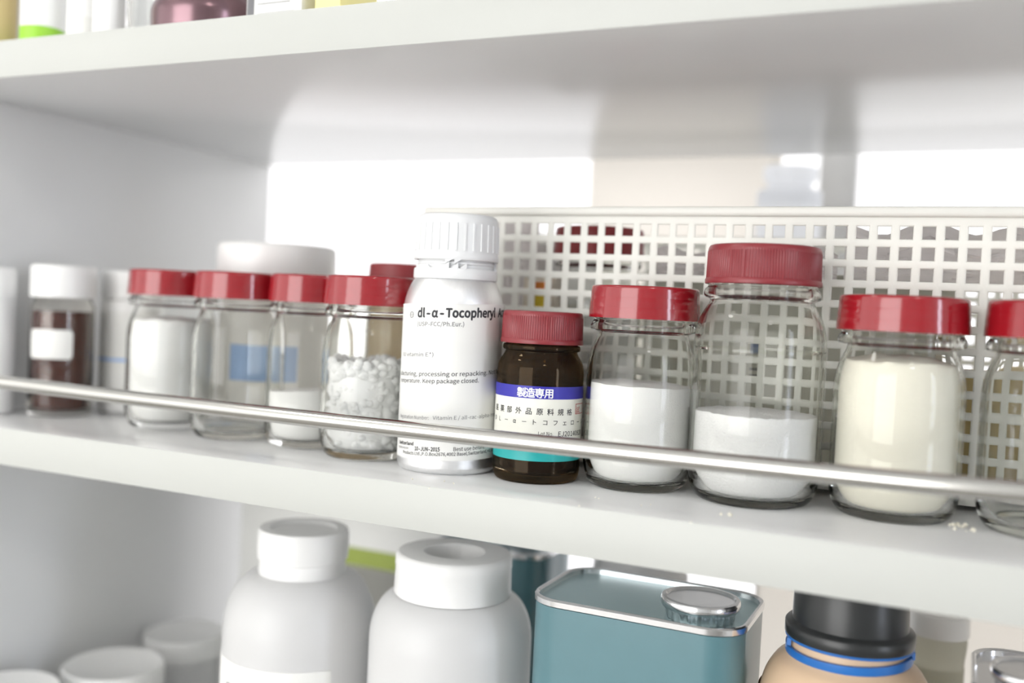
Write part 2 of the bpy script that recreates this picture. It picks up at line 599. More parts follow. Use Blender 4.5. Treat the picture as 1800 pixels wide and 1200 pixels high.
def inner_profile(R, zs, ring, neck, wall=0.0030):
    p = [(0, 0.0052), (R * .60, 0.0052), (R * .745, 0.0068), (R * .825, 0.0105), (R * .985 - wall - .0004, 0.0170), (R - wall, 0.024)]
    p += [(R * (neck + (1 - neck) * f_) - wall * (1 - .25 * (1 - f_)), zs - d) for d, f_ in SHOULDER]
    p += [(R * neck - wall * .75, zs + .0165)]
    return p


def smooth_cap(parent, R, z0, z1, mat, name='cap'):
    h = z1 - z0
    p = [(R * .90, z0 + .0006), (R * 1.012, z0 - .0001)]
    for k in range(3):                       # three slightly bulging bands, drawn in towards the top
        for q in range(9):
            u = q / 8
            zz = z0 + h * (.93 * (k + u) / 3) + .0003
            bulge = .00015 * (1 - (2 * u - 1) ** 2)
            p.append((R * (1.012 - .036 * (k + u) / 3) + bulge, zz))
    p += [(R * .972, z0 + .955 * h), (R * .960, z0 + .982 * h), (R * .940, z0 + .997 * h), (R * .91, z1), (R * .80, z1 - .0004), (R * .78, z1 - .0010), (0, z1 - .0010)]
    return lathe(name, p, mat, parent, segs=96, sharp=50)


def ribbed_cap(parent, R, z0, z1, mat, n=96, name='cap', depth=0.0006):
    h = z1 - z0
    p = [(R * .90, z0 + .0006), (R * 1.0, z0), (R * 1.006, z0 + .0008), (R * 1.006, z0 + .11 * h), (R * .992, z0 + .14 * h), (R * .990, z0 + .16 * h), (R * .98, z0 + .82 * h),
         (R * .977, z0 + .84 * h), (R * .968, z0 + .92 * h), (R * .945, z0 + .98 * h), (R * .90, z1), (R * .78, z1 - .0003), (0, z1 - .0004)]
    return lathe(name, p, mat, parent, segs=n * 4, sharp=40, ribs=(n, depth, z0 + .15 * h, z0 + .83 * h))


def jar(x, y, R, label, cap='smooth', zs=0.108, zt=0.129, ring=.975, neck=.825, z=0.0, capmat='red', capr=1.0, group='glass jars with red caps in the front row', rz=0):
    t = thing('glass_jar', label, 'jar', (x, y, z), rz, group)
    out = smooth_prof(jar_profile(R, zs, ring, neck), 3)
    inn = list(reversed([(0, .0052)] + smooth_prof(inner_profile(R, zs, ring, neck)[1:], 3)))
    lathe('glass_body', [(0, .0012), (R * .72, .0012)] + out + inn, M['glass'], t, segs=96, sharp=40)
    if cap == 'smooth':
        smooth_cap(t, R * capr, zs + .0005, zt, M[capmat])
    else:
        ribbed_cap(t, R * capr, zs + .0005, zt, M['redrib'], n=128, depth=.0005)
    return t


def fill(x, y, R, z1, mat, label, name='powder', amp=0.0012, freq=90, zs=.108, neck=.825, cat='powder', slope=(0, 0), top=None, seed=0, wob=0.0, segs=72, step=None, z=0.0):
    """the contents of a jar: follows the inner wall up to height z1, with an uneven top"""
    Ri = [(0, .0052)] + smooth_prof(inner_profile(R, zs, .975, neck)[1:], 3)
    g = 0.00025
    base = [(max(r - g, 0), zz + g) for r, zz in Ri if zz < z1 - .001]
    base = base[0:1] + [(base[1][0] * .5, base[1][1])] + base[1:]
    rt_ = None
    for (ra, za), (rb, zb) in zip(Ri, Ri[1:]):
        if za <= z1 <= zb:
            rt_ = ra + (rb - ra) * (z1 - za) / (zb - za) - g
    bm = bmesh.new()
    rings = [[bm.verts.new((0, 0, base[0][1]))]]

    def addring(r, zf):
        rg = []
        for i in range(segs):
            a = 2 * PI * i / segs
            xx, yy = r * math.sin(a), -r * math.cos(a)
            rg.append(bm.verts.new((xx, yy, zf(xx, yy))))
        rings.append(rg)

    def ztop(xx, yy):
        nz = noise.noise(Vector((xx * freq + seed, yy * freq, seed * 3.1))) * amp
        nz += noise.noise(Vector((xx * freq * 4 + seed, yy * freq * 4, seed))) * amp * .35
        rr = math.hypot(xx, yy) / rt_
        return z1 + nz + slope[0] * xx + slope[1] * yy + (top(rr) if top else 0)
    for r, zz in base[1:]:
        addring(r, lambda a, b, zz=zz: zz)
    for q in (1, .97, .92, .84, .74, .62, .5, .36, .22, .1):
        addring(rt_ * q, ztop)
    rings.append([bm.verts.new((0, 0, ztop(0, 0)))])
    for A, B in zip(rings, rings[1:]):
        for i in range(segs):
            j = (i + 1) % segs
            if len(A) == 1:
                bm.faces.new((A[0], B[j], B[i]))
            elif len(B) == 1:
                bm.faces.new((A[i], A[j], B[0]))
            else:
                bm.faces.new((A[i], A[j], B[j], B[i]))
    bmesh.ops.recalc_face_normals(bm, faces=bm.faces)
    o = from_bm(name, bm, M[mat], None, (x, y, z), sharp=60)
    return tag(o, label, cat, kind='stuff')


G_ROW = 'glass jars with red caps in the front row'
jar(-.6006, .0988, .0350, 'leftmost red-capped glass jar, nearly full of white powder')
fill(-.6006, .0988, .0350, .088, 'powder', 'white powder nearly filling the leftmost red-capped jar', top=lambda r: .003 * (1 - r), seed=1)
jar(-.5227, .0899, .0350, 'empty clear glass jar with red cap, second of the red-capped row from the left', rz=.4)
jar(-.4543, .0921, .0325, 'red-capped glass jar less than half full of white powder, third red cap from the left', rz=1.1)
fill(-.4543, .0921, .0325, .042, 'powder', 'white powder sloping in the third red-capped jar from the left', slope=(.08, .0), amp=.0008, seed=2)
jar(-.3899, .0755, .0338, 'red-capped glass jar of white flakes left of the aluminium bottle', rz=2.0)
jar(-.1906, .0890, .0353, 'red smooth-capped jar of white powder right of the small brown bottle', rz=.8)
fill(-.1906, .0890, .0353, .0665, 'powder', 'smooth white powder half filling the jar right of the brown bottle', amp=.0006, seed=4, slope=(-.02, 0))
jar(-.1162, .0893, .0398, 'tall glass jar with a ribbed red cap, tallest of the red-capped row', 'ribbed', zs=.132, zt=.1563, ring=.885, neck=.79, capr=.875)
fill(-.1162, .0893, .0398, .0545, 'crystal', 'white crystals a third of the way up the tall ribbed-cap jar', 'crystals', amp=.0008, freq=240, zs=.132, neck=.79, cat='crystals', seed=5)
jar(-.0355, .0975, .0367, 'red-capped glass jar full of cream powder', rz=1.7)
fill(-.0355, .0975, .0367, .0905, 'cream', 'cream coloured powder filling the jar near the right edge', seed=6, top=lambda r: .004 * (1 - r * r))
jar(.0450, .1000, .0368, 'clear red-capped glass jar cut off by the right edge of the picture', rz=2.6)


# flakes in the fourth jar: a heap of small rounded lumps, joined
def lumps(name, x, y, R, z0, z1, n, rmin, rmax, mat, label, cat, seed=1):
    rnd = random.Random(seed)
    bm = bmesh.new()
    src = bmesh.new()
    bmesh.ops.create_icosphere(src, subdivisions=2, radius=1.0)
    vs0 = [v.co.copy() for v in src.verts]
    fs0 = [[v.index for v in fc.verts] for fc in src.faces]
    src.free()
    for i in range(n):
        r = rnd.uniform(rmin, rmax)
        q = rnd.random()
        rad = (R - r * .98) * (math.sqrt(rnd.random()) if q < .35 else 1 - rnd.random() ** 2 * .18)
        a = rnd.uniform(0, 2 * PI)
        zz = rnd.uniform(z0 + r * .9, z1 - r * .6) if q < .8 else rnd.uniform(z1 - r * 2.2, z1)
        low = max(0.0, (.016 - zz) / .016)
        rad *= 1 - .16 * low
        cx, cy = rad * math.sin(a), -rad * math.cos(a)
        sc = Vector((rnd.uniform(.7, 1), rnd.uniform(.7, 1), rnd.uniform(.5, .95))) * r
        rot = Matrix.Rotation(rnd.uniform(-1, 1), 3, 'X') @ Matrix.Rotation(rnd.uniform(0, PI), 3, 'Z')
        nv = []
        for v in vs0:
            w_ = v * (1 + .28 * noise.noise(v * 1.6 + Vector((i * 3.1, i, 0))))
            w_ = rot @ Vector((w_.x * sc.x, w_.y * sc.y, w_.z * sc.z))
            nv.append(bm.verts.new((cx + w_.x, cy + w_.y, max(zz + w_.z, z0))))
        for fc in fs0:
            bm.faces.new([nv[k] for k in fc])
    o = from_bm(name, bm, M[mat], None, (x, y, 0), sharp=80)
    return tag(o, label, cat, kind='stuff')


lumps('flakes', -.3899, .0755, .0338 - .0034, .0064, .069, 620, .0032, .0062, 'flake', 'heap of white flakes and lumps in the jar left of the aluminium bottle', 'flakes', 3)

fl = bpy.data.objects['flakes']
core = lathe('flake_core', [(0, .0068), (.022, .0068), (.0268, .014), (.0272, .055), (.024, .061), (.012, .063), (0, .063)], M['flake'], fl, segs=48)

# ------------------------------------------------------------------ aluminium bottle
AX, AY, AR = -.3196, .0692, .0341
al = thing('aluminium_bottle', 'tall aluminium bottle with white cap and printed white label', 'bottle', (AX, AY, 0))
prof = [(0, .0015), (.026, .0015), (.030, .0), (.0325, .0012), (.0338, .004), (AR, .008), (AR, .106), (.0338, .110), (.0328, .116), (.0308, .1222), (.0285, .1268), (.0268, .1290), (.0258, .1300),
        (.0238, .1312), (.0238, .1345), (0, .1345)]
lathe('body', smooth_prof(prof[2:13], 3) + prof[13:], M['alu'], al, segs=96, sharp=50)
lathe('bottom', [(0, .0015), (.027, .0015), (.0302, .0002)], M['alu'], al, segs=64)
cap = lathe('cap', [(.0262, .1418), (.0286, .1414), (.0290, .1420), (.0289, .1452), (.0284, .1460), (.0284, .1466), (.0279, .1650), (.0278, .1656), (.0274, .1690), (.0264, .1712), (.0245, .1722), (.018, .1725), (0, .1725)],
            M['wcap'], al, segs=264, sharp=45)
# raised ribs round the cap
bm = bmesh.new()
for k in range(30):
    a = 2 * PI * (k + .3) / 30
    v = []
    for zz, rr in ((.1475, .02835), (.1655, .02775)):
        for da, dr in ((-.030, -.0004), (-.018, .0007), (.018, .0007), (.030, -.0004)):
            v.append(bm.verts.new(((rr + dr) * math.sin(a + da), -(rr + dr) * math.cos(a + da), zz)))
    for i in range(3):
        bm.faces.new((v[i], v[i + 1], v[i + 5], v[i + 4]))
    bm.faces.new(v[4:8])
    bm.faces.new(v[0:4][::-1])
from_bm('grip_rib', bm, M['wcap'], cap, sharp=30)
lathe('neck_sleeve', [(.0240, .1335), (.0256, .1335), (.0256, .1382), (.0262, .1386), (.0262, .1400), (.0256, .1404), (.0256, .1420), (.0240, .1420)], M['wcap'], al, segs=72)
ring = lathe('tamper_ring', [(.0262, .1290), (.0281, .1288), (.0284, .1294), (.0282, .1352), (.0278, .1358), (.0262, .1358)], M['wcap'], al, segs=96)


def tooth(z0, z1, a0, a1, r, up_, mat, parent, name='tooth'):
    b = bmesh.new()
    vv = []
    for rr in (r, r - .0016):
        for (a, zz) in (((a0, z0), (a1, z0), (a1, z1)) if up_ else ((a0, z0), (a1, z0), (a0, z1))):
            vv.append(b.verts.new((rr * math.sin(a), -rr * math.cos(a), zz)))
    b.faces.new(vv[0:3]); b.faces.new(vv[3:6][::-1])
    for i in range(3):
        j = (i + 1) % 3
        b.faces.new((vv[i], vv[j], vv[j + 3], vv[i + 3]))
    bmesh.ops.recalc_face_normals(b, faces=b.faces)
    return from_bm(name, b, mat, parent, sharp=None)


for g0 in (0, 120, 240):
    for (a0, a1, h) in ((-13.5, -9, .0022), (8, 19, .0040), (20.5, 31.5, .0036), (32.5, 43.0, .0036)):
        a0 += g0; a1 += g0
        tooth(.1354, .1354 + h * 1.1, math.radians(a0), math.radians(a1), .0282, a0 - g0 > 0, M['wcap'], ring)
    for (a0, a1) in ((14, 24), (26, 36)):
        a0 += g0; a1 += g0
        tooth(.1416, .1388, math.radians(a0), math.radians(a1), .0288, False, M['wcap'], cap)
SK = 0.052
lab = band('label', M['paper'], AR + .0002, .0093, .1118, -150, 205, al, segs=120, skew=SK * 0.55)
TR = AR + .00028
lettering(lab, 'dl-α-Tocopheryl', M['ink'], TR, -15.0, 82.0, 103.0, 5.6, bold=.017, skew=SK * .75)
lettering(lab, 'Acetate', M['ink'], TR, 87.4, 131, 103.0, 5.6, bold=.017, skew=SK * .75)
lettering(lab, 'O', M['greyink'], TR, -28.6, -21.4, 102.4, 4.2, skew=SK * .75)
lettering(lab, 'U', M['greyink'], TR, -26.4, -23.6, 103.7, 1.7, skew=SK * .75)
lettering(lab, '(USP-FCC/Ph.Eur.)', M['greyink'], TR, -14.6, 40.3, 97.1, 2.7, bold=.004, skew=SK * .75)
lettering(lab, 'IU vitamin E*)', M['greyink'], TR, -40.5, 8.0, 77.2, 2.6, bold=.002, skew=SK)
lettering(lab, 'ufacturing, processing or repacking. Not for', M['ink'], TR, -47.4, 98.0, 64.4, 2.75, bold=.004, skew=SK)
lettering(lab, 'temperature. Keep package closed.', M['ink'], TR, -45.8, 60.8, 59.8, 2.75, bold=.004, skew=SK)
lettering(lab, 'Registration Number:', M['greyink'], TR, -41.3, 5.8, 35.9, 2.3, skew=SK)
lettering(lab, 'Vitamin E / all-rac-alpha- tocopheryl', M['greyink'], TR, 10.5, 112.0, 36.0, 2.4, skew=SK)
lettering(lab, 'Switzerland', M['ink'], TR, -41.6, -12.6, 18.4, 2.1, bold=.014, skew=SK)
lettering(lab, 'Manufacturing date', M['greyink'], TR, -42.6, -20.0, 15.6, 1.6, skew=SK)
lettering(lab, '10-JUN-2015', M['ink'], TR, -10.5, 20.0, 15.3, 2.5, bold=.014, skew=SK)
lettering(lab, 'Best use before:', M['ink'], TR, 34.9, 74.5, 15.4, 2.5, bold=.004, skew=SK)
lettering(lab, 'Products Ltd.,P.O.Box2676,4002 Basel,Switzerland,+41 81', M['ink'], TR, -30.4, 91.7, 12.3, 2.1, bold=.006, skew=SK)

# ------------------------------------------------------------------ small brown bottle
BX, BY, BR = -.2546, .0729, .0286
br = thing('brown_glass_bottle', 'small brown glass bottle with ribbed red cap and blue-banded label', 'bottle', (BX, BY, 0))
prof = [(R_0 * MM, z * MM) for R_0, z in ((21, 1.2), (24.5, 0), (26.6, .8), (28.0, 3.5), (28.6, 8), (28.6, 66), (28.6, 70), (28.2, 74), (26.9, 78), (25.0, 81), (23.9, 83.2), (23.8, 84.4), (25.2, 85.0), (25.5, 86.6),
                                           (25.1, 88.2), (23.4, 89), (23.0, 92), (23.0, 105))]
lathe('glass_body', [(0, .0012)] + smooth_prof(prof, 3) + [(.0208, .105), (.0208, .085), (.0228, .081), (.0258, .075), (.0264, .068), (.0264, .060), (.0264, .010), (.0235, .0055), (0, .005)], M['amber'], br, segs=96, sharp=45)
ribbed_cap(br, .0271, .0893, .1103, M['redrib'], n=108, depth=.00045)
lab = band('label', M['paper2'], BR + .0002, .0152, .0626, -170, 170, br, segs=110)
TB = BR + .00034
band('blue_band', M['blueband'], BR + .00028, .0549, .0628, -170, 170, lab, segs=110)
band('teal_band', M['tealband'], BR + .00028, .0152, .0212, -170, 170, lab, segs=110)
TB2 = BR + .00040
lettering(lab, '製造専用', M['whiteink'], TB2, -6.4, 40.7, 56.1, 5.7, bold=.008, spread=True, ref='国')
lettering(lab, '医薬部外品原料規格', M['ink'], TB, -49.0, 70.6, 45.1, 4.0, bold=.004, spread=True, ref='国')
lettering(lab, 'ＤＬ－α－トコフェロール', M['ink'], TB, -51.0, 103.0, 38.6, 3.4, bold=.003, spread=True, ref='国')
lettering(lab, 'Lot No.', M['ink'], TB, 24.0, 43.3, 31.6, 2.6)
lettering(lab, 'EJ20140828', M['ink'], TB, 50.3, 98.0, 31.4, 3.1, bold=.004)
lettering(lab, '試', M['redink'], TB, 80.0, 88.5, 46.1, 4.2, spread=True, ref='国')
for (z0, z1, a0, a1) in ((45.2, 45.6, 78, 102), (51.5, 51.9, 78, 102), (45.6, 51.5, 78, 78.9), (45.6, 51.5, 101.1, 102)):
    band('stamp_line', M['redink'], TB, z0 * MM, z1 * MM, a0, a1, lab, segs=12, thick=.00005)
o = lathe('oil', [(0, .0056), (.0232, .0060), (.0260, .0105), (.0260, .0150), (.0255, .0155), (0, .0155)], M['liquid'], None, (BX, BY, 0), segs=64)
tag(o, 'dark residue at the bottom of the small brown bottle', 'residue', kind='stuff')

# ------------------------------------------------------------------ vials at the left end
v = thing('sample_vial', 'clear vial of dark brown liquid with white cap and small blank label', 'vial', (-.7193, .0918, 0))
VR = .0263
lathe('glass_body', [(0, .001), (.022, .001), (.0248, .0), (.0262, .003), (VR, .006), (VR, .092), (.0258, .096), (.0240, .0985), (.0232, .1015), (.0232, .115), (.0212, .115), (.0212, .0995), (.0238, .0945),
                     (.0246, .090), (.0246, .006), (.022, .0035), (0, .0035)], M['vial'], v, segs=72, sharp=50)
lathe('cap', [(.0225, .1022), (.0268, .1020), (.0270, .1030), (.0268, .1270), (.0260, .1290), (.0242, .1300), (0, .1300)], M['wplastic'], v, segs=192, ribs=(48, .0003, .104, .1265))
band('label', M['paper'], VR + .0002, .0495, .0745, -16, 68, v, segs=40, corner=.003)
o = lathe('brown_liquid', [(0, .0040), (.021, .0040), (.0243, .0068), (.0243, .0900), (.0237, .0906), (0, .0902)], M['liquid'], None, (-.7193, .0918, 0), segs=64)
tag(o, 'dark brown liquid in the white-capped vial', 'liquid', kind='stuff')


def white_bottle(x, y, R, zt, zc, label, cat='bottle', cap='wplastic', body='wplastic', z=0.0, capr=.9, name='white_bottle', sh=.85):
    t = thing(name, label, cat, (x, y, z))
    pr = [(R * .7, .001), (R * .88, 0), (R * .97, .0015), (R, .005), (R, zc * sh), (R * .98, zc * (sh + (1 - sh) * .35)), (R * (1 + capr) / 2, zc * (sh + (1 - sh) * .75)), (R * capr * .95, zc - .001), (R * capr * .92, zc)]
    lathe('body', [(0, .001)] + smooth_prof(pr, 3) + [(R * capr * .9, zc + .004), (0, zc + .004)], M[body], t, segs=72, sharp=50)
    lathe('cap', [(R * capr * .93, zc + .0008), (R * capr, zc), (R * capr * 1.01, zc + .001), (R * capr, zt - .003), (R * capr * .97, zt - .0006), (R * capr * .9, zt), (0, zt)], M[cap], t, segs=192, sharp=45,
          ribs=(48, .0003, zc + .002, zt - .0035))
    return t


t = white_bottle(-.7600, .0560, .0165, .1255, .0985, 'slim white bottle with white cap at the far left edge', capr=1.0, sh=.96)
t = white_bottle(-.6985, .1500, .0270, .1285, .1030, 'white-labelled bottle with a blue line, half hidden behind the brown vial', capr=.98, sh=.95)
l_ = band('label', M['paper'], .0272, .010, .092, -90, 90, t)
band('blue_line', M['lblue'], .0274, .0470, .0500, -90, 90, l_)

# ------------------------------------------------------------------ jars behind the front row
t = thing('wide_jar', 'wide jar with a big white lid and blue label behind the front row', 'jar', (-.5585, .1800, 0))
WR = .0500
lathe('body', [(0, .001)] + smooth_prof([(.040, .001), (.045, 0), (.0485, .002), (WR, .007), (WR, .108), (.0490, .115), (.0465, .121), (.0450, .125), (.0448, .128)], 3) + [(.0448, .140), (0, .140)], M['creampe'], t, segs=96, sharp=50)
lathe('lid', [(.046, .1300), (.0510, .1296), (.0516, .1306), (.0514, .1530), (.0506, .1556), (.0485, .1570), (0, .1570)], M['wplastic'], t, segs=288, sharp=45, ribs=(72, .0003, .132, .152))
band('label', M['lblue'], WR + .0003, .040, .070, -8, 60, t)

t = jar(-.4180, .1630, .0300, 'maroon-capped jar of pale amber powder behind the flake jar', zs=.1255, zt=.1425, capmat='maroon', capr=.93, ring=.94, neck=.88, group='maroon-capped jars behind the front row')
fill(-.4180, .1630, .0300, .104, 'amberp', 'pale amber powder in the maroon-capped jar behind', zs=.1255, neck=.88, seed=9)

# ------------------------------------------------------------------ the basket
KX0, KX1, KY0, KY1, KZT = -.3855, .1120, .1380, .3800, .1865
bk = thing('plastic_basket', 'white plastic lattice basket standing behind the front row', 'basket', (0, 0, 0))
PX, PZ, HW, HH = .01305, .01315, .0076, .0080


def lattice(name, parent, nx, nz, x0, ztop, wall_x0, wall_x1, z0, z1, place, th=.002):
    """lattice wall: nx by nz square holes with chamfered edges in a plain panel; place(u,d,z) -> xyz"""
    bm = bmesh.new()
    cache = {}

    def V(u, d, z):
        k = (round(u, 6), round(d, 6), round(z, 6))
        if k not in cache:
            cache[k] = bm.verts.new(place(u, d, z))
        return cache[k]

    def quad(*q):
        try:
            bm.faces.new([V(*p) for p in q])
        except ValueError:
            pass
    gx, gz = (PX - HW) / 2, (PZ - HH) / 2
    X0 = x0 - gx
    X1 = X0 + nx * PX
    Z1 = ztop + gz
    Z0 = Z1 - nz * PZ
    ch = .0009
    for d, s in ((0.0, 1), (th, -1)):
        for i in range(nx):
            for j in range(nz):
                a, b = X0 + i * PX, X0 + (i + 1) * PX
                c_, e = Z0 + j * PZ, Z0 + (j + 1) * PZ
                ha, hb, hc, he = a + gx - ch, b - gx + ch, c_ + gz - ch, e - gz + ch
                for q in (((a, c_), (b, c_), (hb, hc), (ha, hc)), ((b, c_), (b, e), (hb, he), (hb, hc)), ((b, e), (a, e), (ha, he), (hb, he)), ((a, e), (a, c_), (ha, hc), (ha, he))):
                    quad(*[(u, d, z) for u, z in q])
                d2 = d + s * ch
                ia, ib, ic, ie = a + gx, b - gx, c_ + gz, e - gz
                for q in (((ha, hc), (hb, hc), (ib, ic), (ia, ic)), ((hb, hc), (hb, he), (ib, ie), (ib, ic)), ((hb, he), (ha, he), (ia, ie), (ib, ie)), ((ha, he), (ha, hc), (ia, ic), (ia, ie))):
                    quad((q[0][0], d, q[0][1]), (q[1][0], d, q[1][1]), (q[2][0], d2, q[2][1]), (q[3][0], d2, q[3][1]))
                if s == 1:
                    for (ua, za), (ub, zb) in (((ia, ic), (ib, ic)), ((ib, ic), (ib, ie)), ((ib, ie), (ia, ie)), ((ia, ie), (ia, ic))):
                        quad((ua, ch, za), (ub, ch, zb), (ub, th - ch, zb), (ua, th - ch, za))
    bmesh.ops.recalc_face_normals(bm, faces=bm.faces)
    for (a, b, c_, e) in ((wall_x0, wall_x1, Z1, z1), (wall_x0, wall_x1, z0, Z0), (wall_x0, X0, Z0, Z1), (X1, wall_x1, Z0, Z1)):
        if b - a > 1e-4 and e - c_ > 1e-4:
            vs = [bm.verts.new(place(u, d, z)) for z in (c_, e) for d in (0, th) for u in (a, b)]
            for q in ((0, 1, 5, 4), (2, 6, 7, 3), (0, 4, 6, 2), (1, 3, 7, 5), (4, 5, 7, 6), (0, 2, 3, 1)):
                bm.faces.new([vs[k] for k in q])
    return from_bm(name, bm, M['basket'], parent, sharp=50)


x_first = -.2904 - 6 * PX
lattice('front_wall', bk, 36, 12, x_first, .1742, KX0 + .004, KX1, .004, .1800, lambda u, d, z: (u, KY0 + d, z))
lattice('back_wall', bk, 36, 12, x_first, .1742, KX0 + .004, KX1, .004, .1800, lambda u, d, z: (u, KY1 - d, z))
for xs, sg in ((KX0 + .004, 1), (KX1, -1)):
    lattice('side_wall', bk, 17, 12, KY0 + .012, .1742, KY0 + .002, KY1 - .002, .004, .1800, lambda u, d, z, xs=xs, sg=sg: (xs + sg * d, u, z))
box('bottom', KX0 + .006, KX1 - .002, KY0 + .002, KY1 - .002, .004, .0058, M['basket'], bk)
bm = bmesh.new()
for (a, b, c_, e) in ((KX0, KX1 + .004, KY0 - .004, KY0 + .003), (KX0, KX1 + .004, KY1 - .003, KY1 + .004), (KX0, KX0 + .007, KY0 + .003, KY1 - .003), (KX1 - .003, KX1 + .004, KY0 + .003, KY1 - .003)):
    box_bm(bm, a, b, c_, e, .1800, KZT, .0022, 3)
from_bm('rim', bm, M['basket'], bk)
for fx in (KX0 + .03, -.18, -.04, KX1 - .03):
    for fy in (KY0 + .008, KY1 - .02):
        box('foot', fx, fx + .022, fy, fy + .012, 0, .0042, M['basket'], bk, bev=.0006)

# contents of the basket
jar(-.2630, .1960, .0345, 'maroon-capped jar standing inside the basket', zs=.148, zt=.170, z=.0058, capmat='maroon', capr=1.0, group='maroon-capped jars behind the front row')
fill(-.2630, .1960, .0345, .115, 'powder', 'white powder in the maroon-capped jar inside the basket', zs=.148, seed=11, z=.0058)


def crumpled(name, label, x0, x1, y, z0, z1, mat, depth=.02, seed=0, cat='bag', nx=26, nz=22, group='plastic bags in the basket'):
    """a crumpled film bag: two wrinkled sheets joined round the edge"""
    bm = bmesh.new()
    sheets = []
    for side in (0, 1):
        g = []
        for j in range(nz + 1):
            row = []
            for i in range(nx + 1):
                u, w_ = i / nx, j / nz
                e = min(u, 1 - u, w_, 1 - w_) * 4
                e = min(1, e) ** .5
                p = Vector((u * 5 + seed, w_ * 5, seed + side * 7))
                n1 = noise.noise(p)
                n2 = abs(noise.noise(p * 2.3))
                d = (depth * (.55 + .7 * n1) + .010 * n2) * e
                top = .008 * noise.noise(Vector((u * 6 + seed, 9, 0))) * w_
                yy = y + (d if side else -d)
                row.append(bm.verts.new((x0 + (x1 - x0) * u + .004 * n2 * e, yy, z0 + (z1 - z0) * w_ + top - .006 * n2 * w_ * e)))
            g.append(row)
        sheets.append(g)
        for j in range(nz):
            for i in range(nx):
                q = (g[j][i], g[j][i + 1], g[j + 1][i + 1], g[j + 1][i])
                bm.faces.new(q if side == 0 else q[::-1])
    bmesh.ops.remove_doubles(bm, verts=bm.verts, dist=1e-5)
    o = from_bm(name, bm, M[mat], None, sharp=28)
    return tag(o, label, cat, group)


def carton(name, label, x0, x1, y0, y1, z0, z1, mat, bev=.0008, cat='box', group=None):
    t = thing(name, label, cat, ((x0 + x1) / 2, (y0 + y1) / 2, z0), 0, group)
    w_, d, h = (x1 - x0) / 2, (y1 - y0) / 2, z1 - z0
    box('carton_body', -w_, w_, -d, d, 0, h - .0006, M[mat], t, bev=bev)
    box('top_flap', -w_ + .0006, w_ - .0006, -d + .0006, d - .0006, h - .0006, h, M[mat], t)
    return t, w_, d, h


crumpled('plastic_bag', 'crumpled pale plastic bag at the left end of the basket', -.372, -.305, .175, .008, .186, 'bag', .016, 2.3)
crumpled('plastic_bag', 'crumpled clear bag lying over the grey carton in the basket', -.215, -.085, .190, .138, .160, 'bag', .018, 5.1)
crumpled('plastic_bag', 'crumpled clear bag at the right end of the basket', -.080, .095, .185, .140, .178, 'bag', .018, 8.7)
t, w_, d, h = carton('yellow_sachet_box', 'small pale box with a yellow and orange printed front inside the basket', -.305, -.279, .150, .162, .0058, .138, 'beige')
box('orange_print', -.004, .006, -d - .0003, -d, h - .012, h - .006, M['orange'], t)
box('yellow_print', -.004, .006, -d - .0003, -d, h - .035, h - .012, M['yellow'], t)
t, w_, d, h = carton('grey_carton', 'grey carton with a small dark blue square inside the basket', -.226, -.010, .205, .300, .0058, .146, 'grey')
box('blue_square', -.027, -.016, -d - .0003, -d, .081, .092, M['slate'], t)
for k, zz in enumerate((.074, .069, .064)):
    box('print_line', -.027, -.016, -d - .0002, -d, zz, zz + .0015, M['greyink'], t)
carton('tan_carton', 'low tan carton at the right end of the basket', -.002, .100, .160, .300, .0058, .082, 'tanbox')
carton('white_carton', 'upright white carton behind the grey one in the basket', -.368, -.310, .215, .330, .0058, .165, 'paper')

# ------------------------------------------------------------------ window-sill things
t = thing('plastic_bottle', 'white plastic bottle with a flared collar on the window sill', 'bottle', (-.1850, .575, -.033))
lathe('body', smooth_prof([(.026, .001), (.030, 0), (.033, .002), (.034, .006), (.034, .270), (.0335, .276), (.0305, .283), (.026, .288), (.0235, .2905)], 3) + [(.0235, .293), (0, .293)], M['milk'], t, segs=64, sharp=50)
lathe('collar', [(.0235, .293), (.0275, .298), (.0290, .304), (.0280, .312), (0, .3125)], M['milk'], t, segs=64)
carton('storage_carton', 'pale beige carton on the window sill behind the basket', -.435, -.216, .62, .70, -.033, .320, 'frosted', bev=.002)

# ------------------------------------------------------------------ lower shelf
Z = ZL


def pe_bottle(x, y, R, rn, zt, label, neck_h, sh, mat='pe', open_top=True):
    t = thing('plastic_bottle', label, 'bottle', (x, y, Z), group='milky plastic bottles on the lower shelf')
    h = zt - Z
    pr = [(R * .8, .001), (R * .92, 0), (R * .985, .003), (R, .010)]
    for k in range(19):                      # quarter-round shoulder
        a = math.radians(5 * k)
        pr.append((rn * .96 + (R - rn * .96) * math.cos(a), h - sh + (sh - neck_h) * math.sin(a)))
    pr.append((rn * .94, h - neck_h))
    lathe('body', [(0, .001)] + pr + [(rn * .9, h - neck_h + .002), (rn * .9, h - .026), (0, h - .026)], M[mat], t, segs=96, sharp=50)
    return t, h


